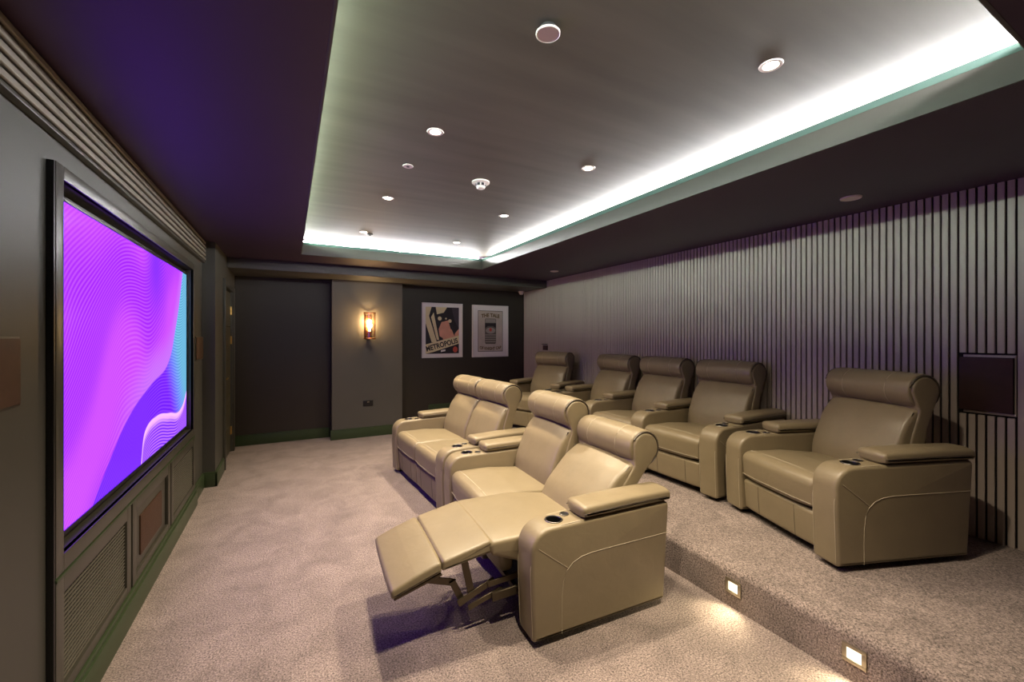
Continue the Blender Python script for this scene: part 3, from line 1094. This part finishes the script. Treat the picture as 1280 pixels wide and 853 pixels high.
def poster(name, label, x0, x1, z0, z1):
    cx, cz = (x0 + x1) / 2, (z0 + z1) / 2
    t = thing(name, label, 'poster', (cx, PY, cz), 0, 'framed posters on the back wall')
    W2, H2 = (x1 - x0) / 2, (z1 - z0) / 2
    b = 0.022
    obj('frame', boxes_mesh('frame', [(-W2, W2, -0.03, 0, H2 - b, H2), (-W2, W2, -0.03, 0, -H2, -H2 + b), (-W2, -W2 + b, -0.03, 0, -H2 + b, H2 - b), (W2 - b, W2, -0.03, 0, -H2 + b, H2 - b)], 'frame_white', 0.003), t)
    obj('mount', box_mesh('mount', -W2 + b, W2 - b, -0.016, -0.002, -H2 + b, H2 - b, 'mat_board'), t)
    return t, W2, H2


t, W2, H2 = poster('framed_poster', 'white framed poster of cream and dark diagonal shapes titled in slanted black letters', 1.925, 2.640, 1.145, 2.065)
pw, ph = W2 - 0.065, H2 - 0.068
yp = -0.0165
bm = bmesh.new()
prism(bm, [(-pw, -ph), (pw, -ph), (pw, ph), (-pw, ph)], yp, 1)
yp1 = yp - 0.0007
# leaning towers on one side, blocks of dark and warm tone on the other: a plain abstract stand-in
prism(bm, [(-pw, ph), (-pw, 0.12), (-0.19, -0.20), (-0.10, -0.20), (-0.235, 0.24), (-0.19, ph)], yp1, 0)
prism(bm, [(-0.20, 0.22), (-0.10, -0.16), (-0.06, -0.16), (-0.155, 0.30)], yp1, 0)
prism(bm, [(-0.12, ph), (0.08, ph), (0.02, 0.30), (-0.10, 0.27)], yp1, 0)
prism(bm, [(pw, ph), (0.16, ph), (0.21, 0.18), (pw, 0.02)], yp1, 2)
prism(bm, [(-0.02, 0.14), (0.10, 0.17), (0.17, -0.06), (0.22, -0.16), (0.06, -0.16), (-0.05, -0.10), (-0.07, 0.02)], yp1, 3)
prism(bm, [(-0.02, -0.02), (0.16, 0.02), (0.24, -0.16), (0.02, -0.20)], yp1 - 0.0007, 3)
prism(bm, [(0.22, -0.05), (pw, 0.03), (pw, -0.16), (0.20, -0.18)], yp1, 3)
for cx_, cz_, r_ in ((-0.05, 0.20, 0.034), (0.13, 0.16, 0.03), (0.06, 0.20, 0.016)):
    prism(bm, disc(cx_, cz_, r_, r_), yp1 - 0.0007, 0)
prism(bm, [(-pw, -0.235), (pw, -0.085), (pw, -0.225), (-0.16, -ph + 0.03), (-pw, -ph)], yp1 - 0.0014, 0)
prism(bm, disc(0.225, -0.325, 0.042, 0.05), yp1 - 0.0014, 4)
prism(bm, [(-0.03, -0.335), (0.05, -0.32), (0.05, -0.35), (-0.03, -0.365)], yp1 - 0.0014, 5)
obj('print', to_mesh(bm, 'print', ['ink_cream', 'ink_black', 'ink_dark', 'ink_pink', 'ink_red', 'mat_board']), t)
me = text_mesh('METROPOLIS', 0.120, 'ink_black', 0, 0.0006, 0.82, 0.0034)
obj('lettering', me, t, (0.0, yp1 - 0.0032, -0.280), (R(90), -R(14.5), 0), label='slanted black title lettering')

t, W2, H2 = poster('framed_poster', 'white framed poster with a drawing of a grey drink can on beige', 2.822, 3.530, 1.138, 2.058)
bm = bmesh.new()
pw, ph = 0.245, 0.365
prism(bm, [(-pw, -ph), (pw, -ph), (pw, ph), (-pw, ph)], yp, 1)
prism(bm, [(-pw + 0.008, -ph + 0.008), (pw - 0.008, -ph + 0.008), (pw - 0.008, ph - 0.008), (-pw + 0.008, ph - 0.008)], yp - 0.0007, 0)
y1_ = yp - 0.0014
can = [(-0.11, 0.20), (-0.10, 0.225), (0.10, 0.225), (0.11, 0.20), (0.11, -0.20), (0.095, -0.23), (-0.095, -0.23), (-0.11, -0.20)]
prism(bm, can, y1_, 2)
prism(bm, [(-0.098, 0.215), (0.098, 0.215), (0.105, 0.15), (-0.105, 0.15)], y1_ - 0.0007, 3)
prism(bm, [(-0.11, 0.14), (0.11, 0.14), (0.11, 0.05), (0.05, 0.09), (-0.05, 0.09), (-0.11, 0.05)], y1_ - 0.0007, 1)
prism(bm, disc(0, 0.01, 0.095, 0.055), y1_ - 0.0007, 3)
prism(bm, disc(0, 0.025, 0.026, 0.032), y1_ - 0.0014, 4)
for zz in (-0.06, -0.10, -0.14, -0.18):
    prism(bm, [(-0.105, zz), (0.105, zz), (0.105, zz - 0.016), (-0.105, zz - 0.016)], y1_ - 0.0007, 3)
obj('print', to_mesh(bm, 'print', ['ink_paper', 'ink_black', 'ink_grey', 'ink_lightgrey', 'ink_red']), t)
obj('lettering', text_mesh('THE TALE', 0.088, 'ink_gold', 0.6, 0.0006, 0.92, 0.0036), t, (0, y1_ - 0.002, 0.255), (R(90), 0, 0), label='arched gold lettering')
obj('lettering', text_mesh('OF KNIGHT CAP', 0.070, 'ink_gold', -0.5, 0.0006, 0.80, 0.0026), t, (0, y1_ - 0.002, -0.335), (R(90), 0, 0), label='arched gold lettering')

# ------------------------------------------------------------------ sconce and socket on the pier
t = thing('wall_sconce', 'copper caged glass wall sconce with a glowing bulb on the grey pier', 'wall light', (1.045, 6.55, 1.66))
obj('back_plate', box_mesh('bp', -0.045, 0.045, -0.018, 0, -0.15, 0.15, 'copper', 0.004), t)
obj('bracket', box_mesh('br', -0.02, 0.02, -0.06, -0.015, -0.165, -0.14, 'copper', 0.003), t)
cy = -0.115
cap_ = lathe([(0, 0.0), (0.082, 0.0), (0.086, 0.004), (0.086, 0.018), (0.080, 0.022), (0, 0.022)], 36)
capme = to_mesh(cap_, 'cap', 'copper', 40)
obj('base_cap', capme, t, (0, cy, -0.20))
obj('top_ring', to_mesh(lathe([(0.076, 0), (0.086, 0), (0.086, 0.012), (0.076, 0.012), (0.076, 0)], 36), 'tring', 'copper', 40), t, (0, cy, 0.185))
postm = box_mesh('cage_bar', -0.004, 0.004, -0.004, 0.004, -0.18, 0.19, 'copper', 0.001)
for k in range(6):
    a = R(30 + 60 * k)
    obj('cage_bar', postm, t, (0.082 * math.cos(a), cy + 0.082 * math.sin(a), 0), (0, 0, a))
obj('glass_cylinder', to_mesh(lathe([(0.070, -0.178), (0.072, -0.178), (0.072, 0.185), (0.070, 0.185), (0.070, -0.178)], 36), 'glass', 'clear_glass', 40), t, (0, cy, 0))
obj('lamp_holder', to_mesh(lathe([(0, -0.178), (0.018, -0.178), (0.018, -0.08), (0, -0.08)], 20), 'holder', 'copper', 40), t, (0, cy, 0))
bulb = [(0.0, -0.085), (0.012, -0.08), (0.016, -0.05)] + [(0.036 * math.sin(R(a)), 0.0 - 0.036 * math.cos(R(a))) for a in (30, 60, 90, 120, 150)] + [(0, 0.036)]
bulb = [(r_, z_) for r_, z_ in bulb]
obj('bulb', to_mesh(lathe(bulb, 24), 'bulb', 'bulb_glow', 60), t, (0, cy, 0.0))
pl = bpy.data.lights.new('sconce_light', 'POINT')
pl.energy = SCONCE_W
pl.color = (1.0, 0.66, 0.32)
pl.shadow_soft_size = 0.03
po = obj('sconce_light', pl, t, (0, cy, 0.07))

t = thing('wall_socket', 'black double wall socket low on the grey pier', 'socket', (1.04, 6.55, 0.50))
sp_ = obj('face_plate', box_mesh('fp', -0.073, 0.073, -0.009, 0, -0.043, 0.043, 'black', 0.003), t)
obj('rocker', box_mesh('rk', -0.012, 0.0, -0.013, -0.008, 0.010, 0.028, 'chrome', 0.001), t)
obj('rocker', box_mesh('rk', 0.004, 0.016, -0.013, -0.008, 0.010, 0.028, 'chrome', 0.001), t)

# ------------------------------------------------------------------ downlights
ring_me = to_mesh(lathe([(0.030, 0.0), (0.030, -0.003), (0.044, -0.004), (0.047, 0.0)], 32), 'dl_ring', 'white_plastic', 40)
disc_me = to_mesh(lathe([(0, -0.0015), (0.030, -0.0015), (0.030, 0.0)], 28), 'dl_disc', 'lamp_glow', 40)
RX = (0.728, 1.815)
ROWY = (1.055, 2.29, 3.575, 4.86)
NTH = ('first', 'second', 'third', 'last')
FROM = ('fourth ceiling downlight from the bulkhead', 'third ceiling downlight from the bulkhead', 'second ceiling downlight from the bulkhead', 'ceiling downlight closest to the bulkhead')
for ri, x in enumerate(RX):
    for yi, yy in enumerate(ROWY):
        lab = FROM[yi] + (', in the row on the screen side' if ri == 0 else ', in the row on the slat wall side')
        t = thing('downlight', lab, 'downlight', (x, yy, ZC), 0, 'recessed downlights in the coffer')
        obj('trim_ring', ring_me, t)
        obj('lens', disc_me, t)
        l = bpy.data.lights.new('downlight_lamp', 'SPOT')
        l.energy = SPOT_W
        l.color = (1.0, 0.83, 0.60)
        l.spot_size = R(120)
        l.spot_blend = 1.0
        l.shadow_soft_size = 0.03
        obj('downlight_lamp', l, t, (0, 0, -0.012))

# round soffit speakers / sensors
sp_me = to_mesh(lathe([(0, -0.006), (0.050, -0.006), (0.058, -0.004), (0.060, 0.0)], 32), 'rs', 'white_plastic', 40)
spr_me = to_mesh(lathe([(0.050, -0.006), (0.053, -0.010), (0.058, -0.009), (0.0605, 0.0)], 32), 'rsr', 'white_plastic', 40)
for (x, yy, lab) in ((3.385, 1.43, 'pale round fitting in the dark soffit above the single armchair by the maroon speaker'), (3.385, 5.05, 'pale round fitting in the dark soffit above the corner armchair')):
    t = thing('ceiling_fitting', lab, 'ceiling fitting', (x, yy, ZS), 0, 'round fittings in the soffit')
    obj('face', sp_me, t)
    obj('rim', spr_me, t)
# coffer fittings
t = thing('ceiling_detector', 'round pale disc detector standing slightly proud of the coffer ceiling', 'detector', (0.855, 1.318, ZC))
obj('spacer', to_mesh(lathe([(0, 0), (0.030, 0), (0.030, -0.02), (0, -0.02)], 24), 'sp', 'sensor_dark', 40), t)
obj('disc', to_mesh(lathe([(0, -0.026), (0.040, -0.026), (0.043, -0.029), (0.046, -0.027), (0.046, -0.022), (0, -0.020)], 36), 'dd', 'white_plastic', 40), t)
t = thing('smoke_detector', 'white domed smoke detector in the middle of the coffer ceiling', 'smoke detector', (1.265, 2.873, ZC))
obj('base', to_mesh(lathe([(0, 0), (0.066, 0), (0.066, -0.010), (0.052, -0.016), (0, -0.016)], 36), 'sb', 'white_plastic', 40), t)
obj('neck', to_mesh(lathe([(0.040, -0.016), (0.040, -0.034), (0, -0.034)], 32), 'sn', 'sensor_dark', 40), t)
obj('dome', to_mesh(lathe([(0.030, -0.030), (0.034, -0.034), (0.032, -0.046), (0.024, -0.052), (0, -0.053)], 32), 'sdm', 'white_plastic', 50), t)
for k in range(8):
    a = R(45 * k + 20)
    obj('rib', box_mesh('rib', 0.036, 0.043, -0.005, 0.005, -0.034, -0.014, 'white_plastic', 0.001), t, (0, 0, 0), (0, 0, a))
t = thing('sprinkler', 'small white sprinkler cap on the coffer ceiling beside a downlight', 'sprinkler', (0.704, 2.813, ZC))
obj('plate', to_mesh(lathe([(0, -0.014), (0.034, -0.014), (0.036, -0.011), (0.034, -0.008), (0, -0.008)], 28), 'pl', 'white_plastic', 40), t)
obj('stem', to_mesh(lathe([(0, 0), (0.02, 0), (0.02, -0.01), (0, -0.01)], 20), 'st', 'sensor_dark', 40), t)
obj('nozzle', to_mesh(lathe([(0.010, -0.013), (0.011, -0.017), (0, -0.018)], 16), 'nz', 'sensor_dark', 40), t)
t = thing('ceiling_sensor', 'tiny dark ceiling sensor close to the end downlight', 'sensor', (0.80, 4.92, ZC))
obj('plate', to_mesh(lathe([(0, 0), (0.036, 0), (0.034, -0.008), (0.02, -0.014), (0, -0.015)], 24), 'cs', 'sensor_dark', 40), t)
obj('lens', to_mesh(lathe([(0.012, -0.013), (0.010, -0.020), (0, -0.022)], 16), 'csl', 'black', 40), t)
# security camera under the bulkhead
t = thing('security_camera', 'small pale dome security camera under the bulkhead in the corner', 'camera', (3.74, 6.66, ZBK))
obj('mount', to_mesh(lathe([(0, 0), (0.055, 0), (0.055, -0.02), (0.048, -0.03), (0, -0.03)], 28), 'cm', 'white_plastic', 40), t)
obj('dome', to_mesh(lathe([(0.042, -0.028), (0.040, -0.045), (0.026, -0.062), (0, -0.068)], 28), 'cdm', 'white_plastic', 60), t)
obj('lens', to_mesh(lathe([(0.015, -0.060), (0.012, -0.071), (0, -0.072)], 16), 'cl', 'black', 40), t)

# ------------------------------------------------------------------ step lights in the riser
for yy, lab in ((1.458, 'glowing square step light in the riser behind the reclined loveseat'), (0.899, 'glowing square step light in the riser below the single armchair')):
    t = thing('step_light', lab, 'step light', (XP, yy, 0.118), 0, 'step lights in the platform riser')
    a, b = 0.045, 0.040
    obj('plate', boxes_mesh('plate', [(-0.008, 0, -a, a, b - 0.016, b), (-0.008, 0, -a, a, -b, -b + 0.016), (-0.008, 0, -a, -a + 0.018, -b + 0.016, b - 0.016), (-0.008, 0, a - 0.018, a, -b + 0.016, b - 0.016)], 'steel', 0.002), t)
    obj('diffuser', box_mesh('diff', -0.003, -0.0005, -a + 0.018, a - 0.018, -b + 0.016, b - 0.016, 'step_glow'), t)
    l = bpy.data.lights.new('step_lamp', 'SPOT')
    l.energy = STEP_W
    l.color = (1.0, 0.83, 0.52)
    l.spot_size = R(120)
    l.spot_blend = 0.7
    l.shadow_soft_size = 0.02
    obj('step_lamp', l, t, (-0.014, 0, 0), (0, R(48), 0))
